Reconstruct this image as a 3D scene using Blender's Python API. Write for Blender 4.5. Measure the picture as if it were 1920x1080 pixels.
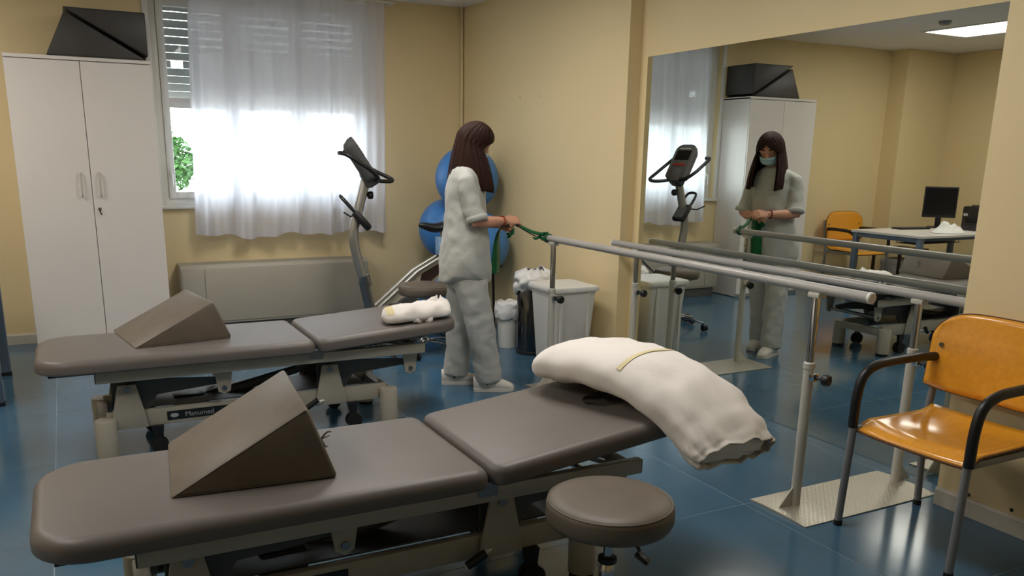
import bpy, bmesh, math, random
from mathutils import Vector, Matrix, Euler, noise
random.seed(7)
PI = math.pi
for o in list(bpy.data.objects): bpy.data.objects.remove(o)
S = bpy.context.scene
COL = S.collection

# ------------------------------------------------------------------ camera
F, CX, CY = 1569.85, 941.94, 682.31
YAW, PITCH, ROLL, EYE = 0.47652, 0.24549, -0.01513, 1.5
cy_, sy_, cp_, sp_ = math.cos(YAW), math.sin(YAW), math.cos(PITCH), math.sin(PITCH)
fwd = Vector((sy_*cp_, cy_*cp_, -sp_)); right = Vector((cy_, -sy_, 0)); down = fwd.cross(right)
c_, s_ = math.cos(ROLL), math.sin(ROLL)
rr = c_*right + s_*down; dd = -s_*right + c_*down
cam = bpy.data.cameras.new('camera'); camo = bpy.data.objects.new('camera', cam); COL.objects.link(camo)
cam.sensor_width = 36; cam.lens = F*36/1920
cam.shift_x = (960-CX)/1920; cam.shift_y = (CY-540)/1920
cam.clip_start = 0.05
m = Matrix.Identity(4)
for i in range(3):
    m[i][0] = rr[i]; m[i][1] = -dd[i]; m[i][2] = -fwd[i]
m[0][3], m[1][3], m[2][3] = 0, 0, EYE
camo.matrix_world = m
S.camera = camo

# ------------------------------------------------------------------ world, exposure
W = bpy.data.worlds.new('overcast_sky'); S.world = W; W.use_nodes = True
bg = W.node_tree.nodes['Background']; bg.inputs[0].default_value = (0.86, 0.93, 1.0, 1); bg.inputs[1].default_value = 8.0
PANEL_POWER = 10.5
S.view_settings.view_transform = 'Standard'; S.view_settings.look = 'None'
S.view_settings.exposure = 0.33; S.view_settings.gamma = 1; S.view_settings.use_curve_mapping = False

# ------------------------------------------------------------------ materials
def lin(c):
    return tuple(((v/255)/12.92 if v/255 <= .04045 else ((v/255+.055)/1.055)**2.4) for v in c)
MATS = {}
def mat(name, rgb, rough=.5, metal=0, var=.06, scale=6, bump=0, bscale=60, coat=0, spec=.5, stretch=None, emit=0, sheen=0):
    if name in MATS: return MATS[name]
    M = bpy.data.materials.new(name); M.use_nodes = True
    nt = M.node_tree; p = nt.nodes['Principled BSDF']
    col = lin(rgb)
    p.inputs['Roughness'].default_value = rough; p.inputs['Metallic'].default_value = metal
    p.inputs['Specular IOR Level'].default_value = spec
    if coat: p.inputs['Coat Weight'].default_value = coat; p.inputs['Coat Roughness'].default_value = .12
    if sheen: p.inputs['Sheen Weight'].default_value = sheen
    tc = nt.nodes.new('ShaderNodeTexCoord'); vec = tc.outputs['Object']
    if stretch:
        mp = nt.nodes.new('ShaderNodeMapping'); mp.inputs['Scale'].default_value = stretch
        nt.links.new(vec, mp.inputs[0]); vec = mp.outputs[0]
    n = nt.nodes.new('ShaderNodeTexNoise'); n.inputs['Scale'].default_value = scale; n.inputs['Detail'].default_value = 4
    nt.links.new(vec, n.inputs['Vector'])
    r = nt.nodes.new('ShaderNodeValToRGB')
    r.color_ramp.elements[0].position = .3; r.color_ramp.elements[1].position = .7
    r.color_ramp.elements[0].color = tuple(min(1, v*(1-var)) for v in col)+(1,)
    r.color_ramp.elements[1].color = tuple(min(1, v*(1+var)) for v in col)+(1,)
    nt.links.new(n.outputs['Fac'], r.inputs[0]); nt.links.new(r.outputs[0], p.inputs['Base Color'])
    if bump:
        b = nt.nodes.new('ShaderNodeTexNoise'); b.inputs['Scale'].default_value = bscale; b.inputs['Detail'].default_value = 3
        nt.links.new(vec, b.inputs['Vector'])
        bn = nt.nodes.new('ShaderNodeBump'); bn.inputs['Strength'].default_value = bump; bn.inputs['Distance'].default_value = .01
        nt.links.new(b.outputs['Fac'], bn.inputs['Height']); nt.links.new(bn.outputs[0], p.inputs['Normal'])
    if emit:
        p.inputs['Emission Color'].default_value = col+(1,); p.inputs['Emission Strength'].default_value = emit
    MATS[name] = M
    return M
WALL = mat('wall_paint', (230, 210, 164), .6, var=.02, scale=1.2, bump=.05, bscale=250)
CEIL = mat('ceiling_paint', (236, 235, 234), .8, var=.02, scale=2)
BASEB = mat('baseboard_paint', (196, 190, 178), .45, var=.03)
FLOOR = mat('floor_vinyl', (64, 99, 123), .15, var=.10, scale=3.0, bump=.02, bscale=9, spec=.6)
SEAM = mat('floor_seam', (132, 152, 164), .5, var=.05)
WHITE = mat('white_laminate', (226, 220, 214), .38, var=.015, scale=2)
WHITEP = mat('white_plastic', (224, 223, 218), .35, var=.02)
VINYL = mat('taupe_upholstery', (108, 101, 96), .44, var=.03, scale=5, bump=.04, bscale=500)
WEDGE = mat('brown_grey_vinyl', (108, 98, 86), .48, var=.10, scale=9, bump=.05, bscale=400)
WEDGED = mat('dark_grey_vinyl', (62, 60, 58), .45, var=.08, scale=9)
FRAME = mat('beige_grey_steel', (172, 166, 152), .38, var=.03)
DARK = mat('dark_grey_steel', (80, 80, 80), .45, var=.05)
BLACK = mat('black_plastic', (22, 22, 24), .4, var=.08)
RUBBER = mat('black_rubber', (18, 18, 19), .65, var=.08)
CHROME = mat('chrome', (205, 205, 208), .12, 1, var=.01)
STEEL = mat('satin_steel', (150, 150, 152), .3, 1, var=.03)
GREYM = mat('grey_painted_tube', (136, 136, 138), .38, .3, var=.03)
ALU = mat('brushed_aluminium', (176, 174, 168), .35, .8, var=.03)
SLEEVE = mat('cream_grey_sleeve', (190, 187, 176), .35, var=.02)
BARM = mat('grey_plastic_rail', (166, 163, 160), .28, var=.02)
ORANGE = mat('varnished_beech_ply', (238, 164, 48), .22, var=.07, scale=7, coat=.6, stretch=(1.2, 7, 7))
PLYEDGE = mat('ply_edge', (92, 56, 22), .5, var=.2, scale=40)
COTTON = mat('white_cotton', (236, 230, 224), .85, var=.03, scale=10, bump=.1, bscale=35, sheen=.2)
SCRUB = mat('scrubs_cotton', (182, 183, 178), .85, var=.05, scale=8, bump=.55, bscale=16, sheen=.2)
SKIN = mat('skin', (205, 150, 122), .5, var=.05, scale=20)
HAIR = mat('brown_hair', (46, 21, 13), .5, spec=.2, var=.45, scale=30, bump=.5, bscale=60, stretch=(6, 6, .35))
SHOE = mat('white_shoe', (220, 216, 208), .45, var=.03)
MASKM = mat('light_blue_mask', (168, 200, 210), .8, var=.03)
GREEN = mat('green_latex', (12, 92, 52), .35, var=.10)
BLUE = mat('blue_ball_vinyl', (62, 128, 198), .38, var=.04)
BAG = mat('white_bin_bag', (226, 226, 226), .3, var=.03, bump=.5, bscale=22)
UNIT = mat('beige_grey_enamel', (176, 170, 156), .45, var=.02)
DESKM = mat('blue_grey_steel', (98, 112, 128), .4, .3, var=.03)
SCREEN = mat('dark_screen', (14, 14, 17), .2, var=.02)
PAPER = mat('white_paper', (235, 234, 230), .8, var=.02)
SHUT = mat('grey_shutter_slat', (196, 196, 198), .55, var=.03)
LEAF = mat('leaf_green', (52, 92, 36), .6, var=.35, scale=5)
BARK = mat('bark', (90, 75, 58), .8, var=.2)
GRASS = mat('pale_paving', (186, 184, 178), .9, var=.08, scale=2)
STAIN = mat('yellow_stripe', (226, 212, 168), .85, var=.05)
REDB = mat('red_bead', (150, 40, 30), .4, var=.1)
CREAM = mat('cream_plastic', (206, 198, 182), .4, var=.03)
BROWN = mat('brown_metal', (58, 38, 30), .5, var=.05)
EYEW = mat('eye_white', (220, 216, 210), .3, var=.01)
STICK = mat('label_black', (26, 28, 30), .35, var=.03)
SILVERL = mat('label_silver', (170, 172, 172), .4, var=.02)
PALEBLUE = mat('pale_blue_print', (140, 178, 214), .5, var=.3, scale=40)

def diamond_mat():
    M = bpy.data.materials.new('tread_plate'); M.use_nodes = True; nt = M.node_tree; p = nt.nodes['Principled BSDF']
    p.inputs['Base Color'].default_value = lin((200, 194, 180))+(1,); p.inputs['Metallic'].default_value = .75; p.inputs['Roughness'].default_value = .42
    tc = nt.nodes.new('ShaderNodeTexCoord'); mp = nt.nodes.new('ShaderNodeMapping'); mp.inputs['Rotation'].default_value = (0, 0, PI/4)
    nt.links.new(tc.outputs['Object'], mp.inputs[0])
    v = nt.nodes.new('ShaderNodeTexVoronoi'); v.inputs['Scale'].default_value = 55; v.inputs['Randomness'].default_value = 0
    nt.links.new(mp.outputs[0], v.inputs['Vector'])
    b = nt.nodes.new('ShaderNodeBump'); b.inputs['Strength'].default_value = .6; b.inputs['Distance'].default_value = .004; b.invert = True
    nt.links.new(v.outputs['Distance'], b.inputs['Height']); nt.links.new(b.outputs[0], p.inputs['Normal'])
    return M
TREAD = diamond_mat()
def mirror_mat():
    M = bpy.data.materials.new('mirror_silver'); M.use_nodes = True; nt = M.node_tree; p = nt.nodes['Principled BSDF']
    p.inputs['Metallic'].default_value = 1
    tc = nt.nodes.new('ShaderNodeTexCoord'); n = nt.nodes.new('ShaderNodeTexNoise'); n.inputs['Scale'].default_value = 2
    nt.links.new(tc.outputs['Object'], n.inputs['Vector'])
    r = nt.nodes.new('ShaderNodeValToRGB'); r.color_ramp.elements[0].color = (.70, .73, .69, 1); r.color_ramp.elements[1].color = (.73, .75, .71, 1)
    nt.links.new(n.outputs['Fac'], r.inputs[0]); nt.links.new(r.outputs[0], p.inputs['Base Color'])
    p.inputs['Roughness'].default_value = .0
    return M
MIRROR = mirror_mat()
def glass_mat():
    M = bpy.data.materials.new('window_glass'); M.use_nodes = True; nt = M.node_tree; nt.nodes.remove(nt.nodes['Principled BSDF'])
    t = nt.nodes.new('ShaderNodeBsdfTransparent'); g = nt.nodes.new('ShaderNodeBsdfGlossy'); g.inputs['Roughness'].default_value = .02
    t.inputs[0].default_value = (.93, .96, .95, 1)
    f = nt.nodes.new('ShaderNodeFresnel'); f.inputs[0].default_value = 1.3
    mx = nt.nodes.new('ShaderNodeMixShader'); nt.links.new(f.outputs[0], mx.inputs[0]); nt.links.new(t.outputs[0], mx.inputs[1]); nt.links.new(g.outputs[0], mx.inputs[2])
    nt.links.new(mx.outputs[0], nt.nodes['Material Output'].inputs[0]); return M
GLASS = glass_mat()
def sheer_mat():
    M = bpy.data.materials.new('sheer_voile'); M.use_nodes = True; nt = M.node_tree; nt.nodes.remove(nt.nodes['Principled BSDF'])
    d = nt.nodes.new('ShaderNodeBsdfDiffuse'); d.inputs[0].default_value = lin((240, 238, 242))+(1,)
    tl = nt.nodes.new('ShaderNodeBsdfTranslucent'); tl.inputs[0].default_value = lin((240, 240, 248))+(1,)
    tr = nt.nodes.new('ShaderNodeBsdfTransparent'); tr.inputs[0].default_value = (.95, .95, .97, 1)
    a = nt.nodes.new('ShaderNodeMixShader'); a.inputs[0].default_value = .58
    nt.links.new(d.outputs[0], a.inputs[1]); nt.links.new(tl.outputs[0], a.inputs[2])
    tc = nt.nodes.new('ShaderNodeTexCoord'); n = nt.nodes.new('ShaderNodeTexNoise'); n.inputs['Scale'].default_value = 30
    nt.links.new(tc.outputs['Object'], n.inputs['Vector'])
    r = nt.nodes.new('ShaderNodeMapRange'); r.inputs[3].default_value = .02; r.inputs[4].default_value = .045
    nt.links.new(n.outputs['Fac'], r.inputs[0])
    b = nt.nodes.new('ShaderNodeMixShader'); nt.links.new(r.outputs[0], b.inputs[0])
    nt.links.new(a.outputs[0], b.inputs[1]); nt.links.new(tr.outputs[0], b.inputs[2])
    nt.links.new(b.outputs[0], nt.nodes['Material Output'].inputs[0]); return M
SHEER = sheer_mat()
def lamp_mat(k):
    M = bpy.data.materials.new('led_diffuser'); M.use_nodes = True; p = M.node_tree.nodes['Principled BSDF']
    p.inputs['Base Color'].default_value = (.9, .9, .9, 1); p.inputs['Emission Color'].default_value = (1, .95, .885, 1); p.inputs['Emission Strength'].default_value = k
    return M
LED = lamp_mat(PANEL_POWER)

# ------------------------------------------------------------------ mesh helpers
def V(*a): return Vector(a)
class B:
    def __init__(s): s.bm = bmesh.new()
    def box(s, c, size, rot=None, bev=0, seg=2):
        mm = Matrix.Translation(c) @ ((rot if isinstance(rot, Matrix) else Euler(rot).to_matrix()).to_4x4() if rot is not None else Matrix.Identity(4)) @ Matrix.Diagonal((*size, 1))
        r = bmesh.ops.create_cube(s.bm, size=1, matrix=mm)
        if bev:
            es = list({e for v in r['verts'] for e in v.link_edges})
            bmesh.ops.bevel(s.bm, geom=es, offset=bev, segments=seg, affect='EDGES', profile=.5)
        return s
    def ring(s, pts): return [s.bm.verts.new(p) for p in pts]
    def loft(s, rings, cap=True, closed=True):
        R = [s.ring(r) for r in rings]; n = len(R[0])
        for a, b in zip(R, R[1:]):
            for i in range(n if closed else n-1):
                j = (i+1) % n
                try: s.bm.faces.new((a[i], a[j], b[j], b[i]))
                except ValueError: pass
        if cap and closed:
            s.bm.faces.new(R[0][::-1]); s.bm.faces.new(R[-1])
        return R
    def tube(s, pts, r, n=10, flat=1.0, up=None, cap=True):
        pts = [Vector(p) for p in pts]; k = len(pts)
        rad = r if isinstance(r, (list, tuple)) else [r]*k
        t0 = (pts[1]-pts[0]).normalized()
        u = Vector(up) if up is not None else (Vector((0, 0, 1)) if abs(t0.z) < .9 else Vector((1, 0, 0)))
        rings = []
        for i, p in enumerate(pts):
            t = (pts[min(i+1, k-1)]-pts[max(i-1, 0)]).normalized()
            u = (u - t*u.dot(t)).normalized(); w = t.cross(u)
            rings.append([p + (u*math.cos(a)*flat + w*math.sin(a))*rad[i] for a in [2*PI*q/n for q in range(n)]])
        s.loft(rings, cap); return s
    def cyl(s, p0, p1, r, r2=None, n=20): return s.tube([p0, p1], [r, r if r2 is None else r2], n)
    def lathe(s, prof, o=(0, 0, 0), n=28, cap=True):
        o = Vector(o)
        s.loft([[o+Vector((r*math.cos(2*PI*q/n), r*math.sin(2*PI*q/n), z)) for q in range(n)] for r, z in prof], cap); return s
    def ell(s, c, r, rot=None, u=20, v=12):
        mm = Matrix.Translation(c) @ (rot.to_4x4() if rot is not None else Matrix.Identity(4)) @ Matrix.Diagonal((*(r if isinstance(r, (tuple, list)) else (r, r, r)), 1))
        bmesh.ops.create_uvsphere(s.bm, u_segments=u, v_segments=v, radius=1, matrix=mm); return s
    def prism(s, poly, ext, bev=0):
        ext = Vector(ext); a = s.ring([Vector(p) for p in poly]); b = s.ring([Vector(p)+ext for p in poly]); n = len(a)
        fs = [s.bm.faces.new(a[::-1]), s.bm.faces.new(b)]
        for i in range(n): fs.append(s.bm.faces.new((a[i], a[(i+1) % n], b[(i+1) % n], b[i])))
        if bev:
            es = list({e for f in fs for e in f.edges})
            bmesh.ops.bevel(s.bm, geom=es, offset=bev, segments=2, affect='EDGES', profile=.5)
        return s
    def grid(s, fn, nu, nv, wrap=False):
        P = [[s.bm.verts.new(fn(i/(nu if wrap else nu-1), j/(nv-1))) for i in range(nu)] for j in range(nv)]
        for j in range(nv-1):
            for i in range(nu if wrap else nu-1):
                s.bm.faces.new((P[j][i], P[j][(i+1) % nu], P[j+1][(i+1) % nu], P[j+1][i]))
        return s
    def obj(s, name, material, parent=None, smooth=40, loc=None):
        bmesh.ops.recalc_face_normals(s.bm, faces=s.bm.faces)
        me = bpy.data.meshes.new(name); s.bm.to_mesh(me); s.bm.free()
        if smooth:
            me.polygons.foreach_set('use_smooth', [True]*len(me.polygons)); me.set_sharp_from_angle(angle=math.radians(smooth))
        me.materials.append(material)
        o = bpy.data.objects.new(name, me); COL.objects.link(o)
        if parent: o.parent = parent
        if loc is not None: o.location = loc
        return o
def thing(name, label, cat, loc=(0, 0, 0), rz=0, group=None):
    o = bpy.data.objects.new(name, None); COL.objects.link(o); o.location = loc; o.rotation_euler = (0, 0, rz)
    o.empty_display_size = .1
    return tag(o, label, cat, group)
def tag(o, label, cat, group=None):
    o['label'] = label; o['category'] = cat
    if group: o['group'] = group
    return o
def struct(o): o['kind'] = 'structure'; return o
def sroot(name, loc=(0, 0, 0)):
    o = bpy.data.objects.new(name, None); COL.objects.link(o); o.location = loc; return struct(o)
def copy_tree(o, parent=None):
    c = o.copy(); COL.objects.link(c); c.parent = parent
    for ch in [x for x in o.children]: copy_tree(ch, c)
    return c
def solidify(o, t, off=0):
    md = o.modifiers.new('thickness', 'SOLIDIFY'); md.thickness = t; md.offset = off; return o
def subsurf(o, n=1):
    md = o.modifiers.new('smooth', 'SUBSURF'); md.levels = n; md.render_levels = n; return o
def remesh(o, vox, sm=4):
    md = o.modifiers.new('fuse', 'REMESH'); md.mode = 'VOXEL'; md.voxel_size = vox; md.use_smooth_shade = True
    if sm:
        q = o.modifiers.new('relax', 'SMOOTH'); q.iterations = sm; q.factor = .5
    return o
def bez(p, n=8):
    """Catmull-Rom through points"""
    p = [Vector(q) for q in p]; out = []
    for i in range(len(p)-1):
        a = p[max(i-1, 0)]; b = p[i]; c = p[i+1]; d = p[min(i+2, len(p)-1)]
        for k in range(n):
            t = k/n
            out.append(.5*((2*b)+(c-a)*t+(2*a-5*b+4*c-d)*t*t+(3*b-a-3*c+d)*t**3))
    return out+[p[-1]]
def rrect(x0, x1, y0, y1, r, n=8):
    """rounded rectangle outline ccw; r = radii (x1y1, x0y1, x0y0, x1y0)"""
    if not isinstance(r, (tuple, list)): r = (r,)*4
    out = []
    for (cx, cy, a0, q) in ((x1-r[0], y1-r[0], 0, r[0]), (x0+r[1], y1-r[1], 90, r[1]), (x0+r[2], y0+r[2], 180, r[2]), (x1-r[3], y0+r[3], 270, r[3])):
        for k in range(n+1):
            a = math.radians(a0+90*k/n); out.append((cx+q*math.cos(a), cy+q*math.sin(a)))
    return out
def inset(poly, d):
    n = len(poly); out = []
    for i in range(n):
        a, b, c = Vector(poly[i-1]), Vector(poly[i]), Vector(poly[(i+1) % n])
        e1 = (b-a); e2 = (c-b)
        n1 = Vector((-e1.y, e1.x)).normalized() if e1.length > 1e-9 else None
        n2 = Vector((-e2.y, e2.x)).normalized() if e2.length > 1e-9 else None
        nn = ((n1 or n2)+(n2 or n1)).normalized()
        out.append(tuple(b+nn*d/max(.5, nn.dot(n1 or n2))))
    return out
def pad(b, poly, z0, z1, rt, rb, n=5):
    """upholstered pad: outline with rounded upper and lower edges"""
    lev = []
    for k in range(n+1):
        a = PI/2*k/n; lev.append((rb*(1-math.sin(a)), z0+rb*(1-math.cos(a))))
    for k in range(n+1):
        a = PI/2*k/n; lev.append((rt*(1-math.cos(a)), z1-rt*(1-math.sin(a))))
    b.loft([[V(x, y, z) for x, y in inset(poly, d)] for d, z in lev]); return b

# ------------------------------------------------------------------ room dimensions (metres; eye is at x 0, y 0, z 1.5)
XW, XM, YB, ZC, XL, YF = 3.356, 3.562, 7.395, 2.777, -2.78, -2.2
Y0, Y1 = 2.228, 4.772
fl = struct(B().box((.4, 2.6, -.0488), (7.2, 10.8, .1)).obj('floor', SEAM, smooth=0))
T = .91
tb = B(); tb.box((0, 0, .0005), (T-.004, T-.004, .003)); tile0 = None
for i in range(-6, 2):
    for j in range(-6, 6):
        x0, y0 = 2.56+T*i, 2.59+T*j
        if x0+T < XL or x0 > 3.6 or y0+T < YF or y0 > YB+.02: continue
        if tile0 is None: tile0 = o = tb.obj('floor_tile', FLOOR, fl, 0)
        else: o = tile0.copy(); COL.objects.link(o)
        o.location = (x0+T/2, y0+T/2, 0)
struct(B().box(((XL+3.7)/2, (YB+YF)/2, ZC+.05), (3.9-XL, YB-YF+.6, .1)).obj('ceiling', CEIL, smooth=0))
def XF(y): return 3.463-(y-4.925)*(3.463-3.362)/(7.395-4.925)   # far stretch of the wall stands a little off square
plan = [(XW, YF-.1), (XW, Y0), (XM+.008, Y0+.001), (XM+.008, 4.93), (3.463, 4.925), (XF(YB+.3), YB+.3), (3.85, YB+.3), (3.85, YF-.1)]
struct(B().prism([(x, y, 0) for x, y in plan], (0, 0, ZC)).obj('wall_right', WALL, smooth=0))
struct(B().box((XL-.1, (YB+YF)/2, ZC/2), (.2, YB-YF+.6, ZC)).obj('wall_left', WALL, smooth=0))
struct(B().box(((XL+3.3)/2, YF-.1, ZC/2), (3.5-XL, .2, ZC)).obj('wall_front', WALL, smooth=0))
WX0, WX1, WZ0, WZ1 = .70, 2.46, 1.045, 2.70
wb = B(); D = .28
wb.box(((XL+WX0)/2-.1, YB+D/2, ZC/2), (WX0-XL+.2, D, ZC)); wb.box(((WX1+XW)/2, YB+D/2, ZC/2), (XW-WX1, D, ZC))
wb.box(((WX0+WX1)/2, YB+D/2, WZ0/2), (WX1-WX0, D, WZ0)); wb.box(((WX0+WX1)/2, YB+D/2, (WZ1+ZC)/2), (WX1-WX0, D, ZC-WZ1))
wb.box((-2.35, YB-.12, ZC/2), (.86, .24, ZC))
struct(wb.obj('wall_back', WALL, smooth=0))
def baseb(name, a, b, n, h=.082, t=.014):
    a, b, n = Vector(a), Vector(b), Vector(n)
    bb = B(); prof = [(0, 0), (t, 0), (t, h-.012), (t-.006, h), (0, h)]
    bb.prism([a+n*p+V(0, 0, z) for p, z in prof], b-a)
    return struct(bb.obj(name, BASEB, smooth=0))
baseb('baseboard_right', (XW, YF, .003), (XW, Y0, .003), (-1, 0, 0)); 
rb = baseb('baseboard_right_far', (3.463, 4.925, .003), (3.362, YB, .003), (-1, 0, 0))
baseb('baseboard_back', (-1.9, YB, .003), (XW, YB, .003), (0, -1, 0)); baseb('baseboard_left', (XL, YF, .003), (XL, YB-.24, .003), (1, 0, 0))
struct(B().cyl((XW-.012, YB-.02, 0.085), (XW-.012, YB-.02, ZC), .013, n=12).obj('trim_1', WALL))
# screw holes in the near wall, just above the skirting
for y, z in ((2.08, .098), (1.89, .104)):
    tag(B().cyl((XW+.004, y, z), (XW-.004, y, z), .008, n=12).obj('wall_screw', BLACK), 'dark screw head low on the wall %s' % ('nearer the mirror edge' if y > 2 else 'nearer the front of the chair'), 'screw')
for y, z in ((6.35, 1.955), (6.05, 1.95)):
    tag(B().cyl((XF(y)+.004, y, z), (XF(y)-.003, y, z), .006, n=10).obj('wall_plug', FRAME), 'small wall plug in the beige wall %s' % ('nearer the corner' if y > 6.2 else 'nearer the mirror'), 'wall plug')

# mirror set into the recess
tag(B().box((XM+.004, (2.232+4.845)/2, 1.0747), (.006, 4.845-2.232, 2.1434), bev=.001, seg=1).obj('wall_mirror', MIRROR, smooth=0), 'tall frameless mirror set into the beige wall recess', 'mirror')

# ceiling panels
def panel(x, y, label):
    t = thing('ceiling_light', label, 'ceiling light', (x, y, ZC), 0, 'flush ceiling panels')
    b = B()
    for sx in (-1, 1): b.box((sx*.335, 0, -.006), (.03, 1.2, .012)); 
    for sy in (-1, 1): b.box((0, sy*.585, -.006), (.64, .03, .012))
    b.obj('frame', WHITEP, t, 0)
    B().box((0, 0, -.004), (.64, 1.14, .006)).obj('diffuser', LED, t, 0)
panel(-1.15, 5.57, 'lit flush ceiling panel reflected at the top of the mirror')
panel(1.80, 5.05, 'lit flush ceiling panel above the standing person')
panel(1.80, 2.75, 'lit flush ceiling panel above the front treatment table')
panel(-1.15, 2.75, 'lit flush ceiling panel left of the front treatment table')
det = thing('smoke_detector', 'small grey round detector on the ceiling beside the lit panel', 'detector', (-.42, 5.62, ZC))
B().lathe([(.055, -.002), (.055, -.02), (.04, -.035), (.0, -.036)], n=20).obj('housing', STEEL, det)

# ------------------------------------------------------------------ window
win = sroot('window_1', (0, YB, 0))
fb = B()
fb.box((WX0+.03, .10, (WZ0+WZ1)/2), (.06, .07, WZ1-WZ0-.002), bev=.006); fb.box((WX1-.03, .10, (WZ0+WZ1)/2), (.06, .07, WZ1-WZ0-.002), bev=.006)
for zz in (WZ0+.03, WZ1-.03): fb.box(((WX0+WX1)/2, .10, zz), (WX1-WX0-.118, .066, .06), bev=.005)
fb.obj('frame', WHITEP, win)
B().box(((WX0+WX1)/2, .015, WZ0-.004), (WX1-WX0+.06, .13, .026), bev=.006).obj('window_sill', WHITEP, win)
fb = B()
for x in (WX0-.02, WX1+.02): fb.box((x, -.008, (WZ0+WZ1)/2), (.045, .014, WZ1-WZ0+.04), bev=.004)
fb.obj('architrave', WHITEP, win)
half = (WX1-WX0-.12)/3
for k in range(3):
    xa = WX0+.06+half*k; xb = xa+half; sb = B(); w = .055
    za, zb = WZ0+.06, WZ1-.06
    sb.box((xa+w/2, .075, (za+zb)/2), (w, .05, zb-za), bev=.005); sb.box((xb-w/2, .075, (za+zb)/2), (w, .05, zb-za), bev=.005)
    for zz, hh in ((za+w/2, w), (zb-w/2, w), (1.86, .075)): sb.box(((xa+xb)/2, .075, zz), (xb-xa-2*w+.002, .047, hh), bev=.004)
    so = sb.obj('sash', WHITEP, win)
    B().box(((xa+xb)/2, .085, (za+1.83)/2), (xb-xa-.09, .006, 1.83-za-.04)).obj('pane', GLASS, so, 0)
    B().box(((xa+xb)/2, .085, (1.89+zb)/2), (xb-xa-.09, .006, zb-1.89-.04)).obj('pane', GLASS, so, 0)
    if k == 0:
        hb = B(); hb.box((xa+.025, .04, 1.30), (.02, .02, .07), bev=.004); hb.tube(bez([(xa+.025, .035, 1.30), (xa+.025, .01, 1.30), (xa+.025, .004, 1.26), (xa+.025, .004, 1.20)], 4), .008, 8)
        hb.obj('window_handle', WHITEP, so)
sh = thing('roller_shutter', 'grey roller shutter half lowered outside the window', 'roller shutter', (0, YB+.21, 0))
z = 1.90
cnt = 0
while z < 2.74:
    gap = .0045 if z > 2.2 else .0015
    hgt = .058
    if abs(z-2.135) < .035:      # a slat with a broken-out opening near its left end
        for a, b_ in ((WX0-.02, .865), (.955, WX1+.02)):
            B().box(((a+b_)/2, 0, z+hgt/2), (b_-a, .011, hgt), bev=.003, seg=1).obj('slat', SHUT, sh, 0)
    else:
        B().box(((WX0+WX1)/2, 0, z+hgt/2), (WX1-WX0+.04, .011, hgt), bev=.003, seg=1).obj('slat', SHUT, sh, 0)
    z += hgt+gap; cnt += 1
B().box(((WX0+WX1)/2, 0, 1.875), (WX1-WX0+.04, .016, .045), bev=.004).obj('bottom_rail', SHUT, sh, 0)

# curtain
def curtain(u, v):
    x0 = .975-.055*v; x1 = 2.565-.03*v
    if v < .12: x0 += .03*(1-v/.12)
    x = x0+(x1-x0)*u
    zb = .812+.012*math.sin(u*17)+.010*math.sin(u*41+1)+.02*math.exp(-((u-.33)/.1)**2)*-1
    zz = 2.72+(zb-2.72)*v
    amp = .018+.034*v
    f = math.sin(u*62+2*math.sin(u*9)+.7*v)*.6+math.sin(u*33+1.3+1.1*v)*.5+.35*math.sin(u*107)
    f *= .5+.5*noise.noise(V(u*6, v*1.2, 3.1))+.35
    d = .05*math.exp(-((u-.30-.14*v)/.05)**2)*(1-v)*v*3
    return V(x, 7.245+amp*f-d*.5, zz)
cu = thing('sheer_curtain', 'white sheer curtain hanging across the window', 'curtain')
B().grid(curtain, 260, 46).obj('fabric', SHEER, cu, 180)
hem = B().grid(lambda u, v: curtain(u, 1-.016*(1-v))+V(0, -.0025, 0), 260, 2).obj('hem', SHEER, cu, 180)
cr = thing('curtain_rod', 'thin white curtain rod under the ceiling above the window', 'curtain rod', (0, 7.245, 2.735))
B().cyl((.60, 0, 0), (2.66, 0, 0), .011, n=12).obj('rod', WHITEP, cr)
for x in (.62, 2.64): B().box((x, .072, 0), (.02, .155, .02)).obj('bracket', WHITEP, cr, 0)

# outside
struct(B().box((3, 16, -.35), (30, 17, .1)).obj('ground_outside', GRASS, smooth=0))
def foliage(b, c, r, n, s):
    for _ in range(n):
        d = Vector((random.gauss(0, 1), random.gauss(0, 1), random.gauss(0, 1))).normalized()*random.random()**.4
        p = Vector(c)+Vector((d.x*r[0], d.y*r[1], d.z*r[2]))
        e = Euler((random.uniform(0, 6), random.uniform(0, 6), random.uniform(0, 6))).to_matrix()
        b.bm.faces.new([b.bm.verts.new(p+e@V(*q)) for q in ((0, -s, 0), (s*.5, 0, .1*s), (0, s, 0), (-s*.5, 0, .1*s))])
tr = thing('garden_tree', 'leafy green tree seen through the window gap', 'tree', (1.25, 12.6, -.3))
B().tube([(0, 0, 0), (.03, 0, .9), (-.02, 0, 1.9)], [.07, .06, .04], 8).obj('trunk', BARK, tr)
b = B(); foliage(b, (0, 0, 1.62), (.42, .42, .42), 1300, .05); b.obj('foliage', LEAF, tr, 0)
bu = thing('garden_shrub', 'low yellow-green shrub outside below the tree', 'shrub', (1.36, 11.2, -.3))
b = B(); foliage(b, (0, 0, .72), (.36, .3, .36), 900, .035); b.obj('foliage', LEAF, bu, 0)
B().tube([(0, 0, 0), (.02, 0, .5)], .03, 8).obj('stem', BARK, bu)
fe = thing('garden_fence', 'white picket fence outside between tree and shrub', 'fence', (1.6, 12.2, -.3))
for k in range(14): B().box((-.9+k*.14, 0, .55), (.06, .02, 1.1)).obj('picket', WHITEP, fe, 0)
for zz in (.3, .9): B().box((0, .025, zz), (1.95, .03, .06)).obj('rail', WHITEP, fe, 0)

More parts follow.
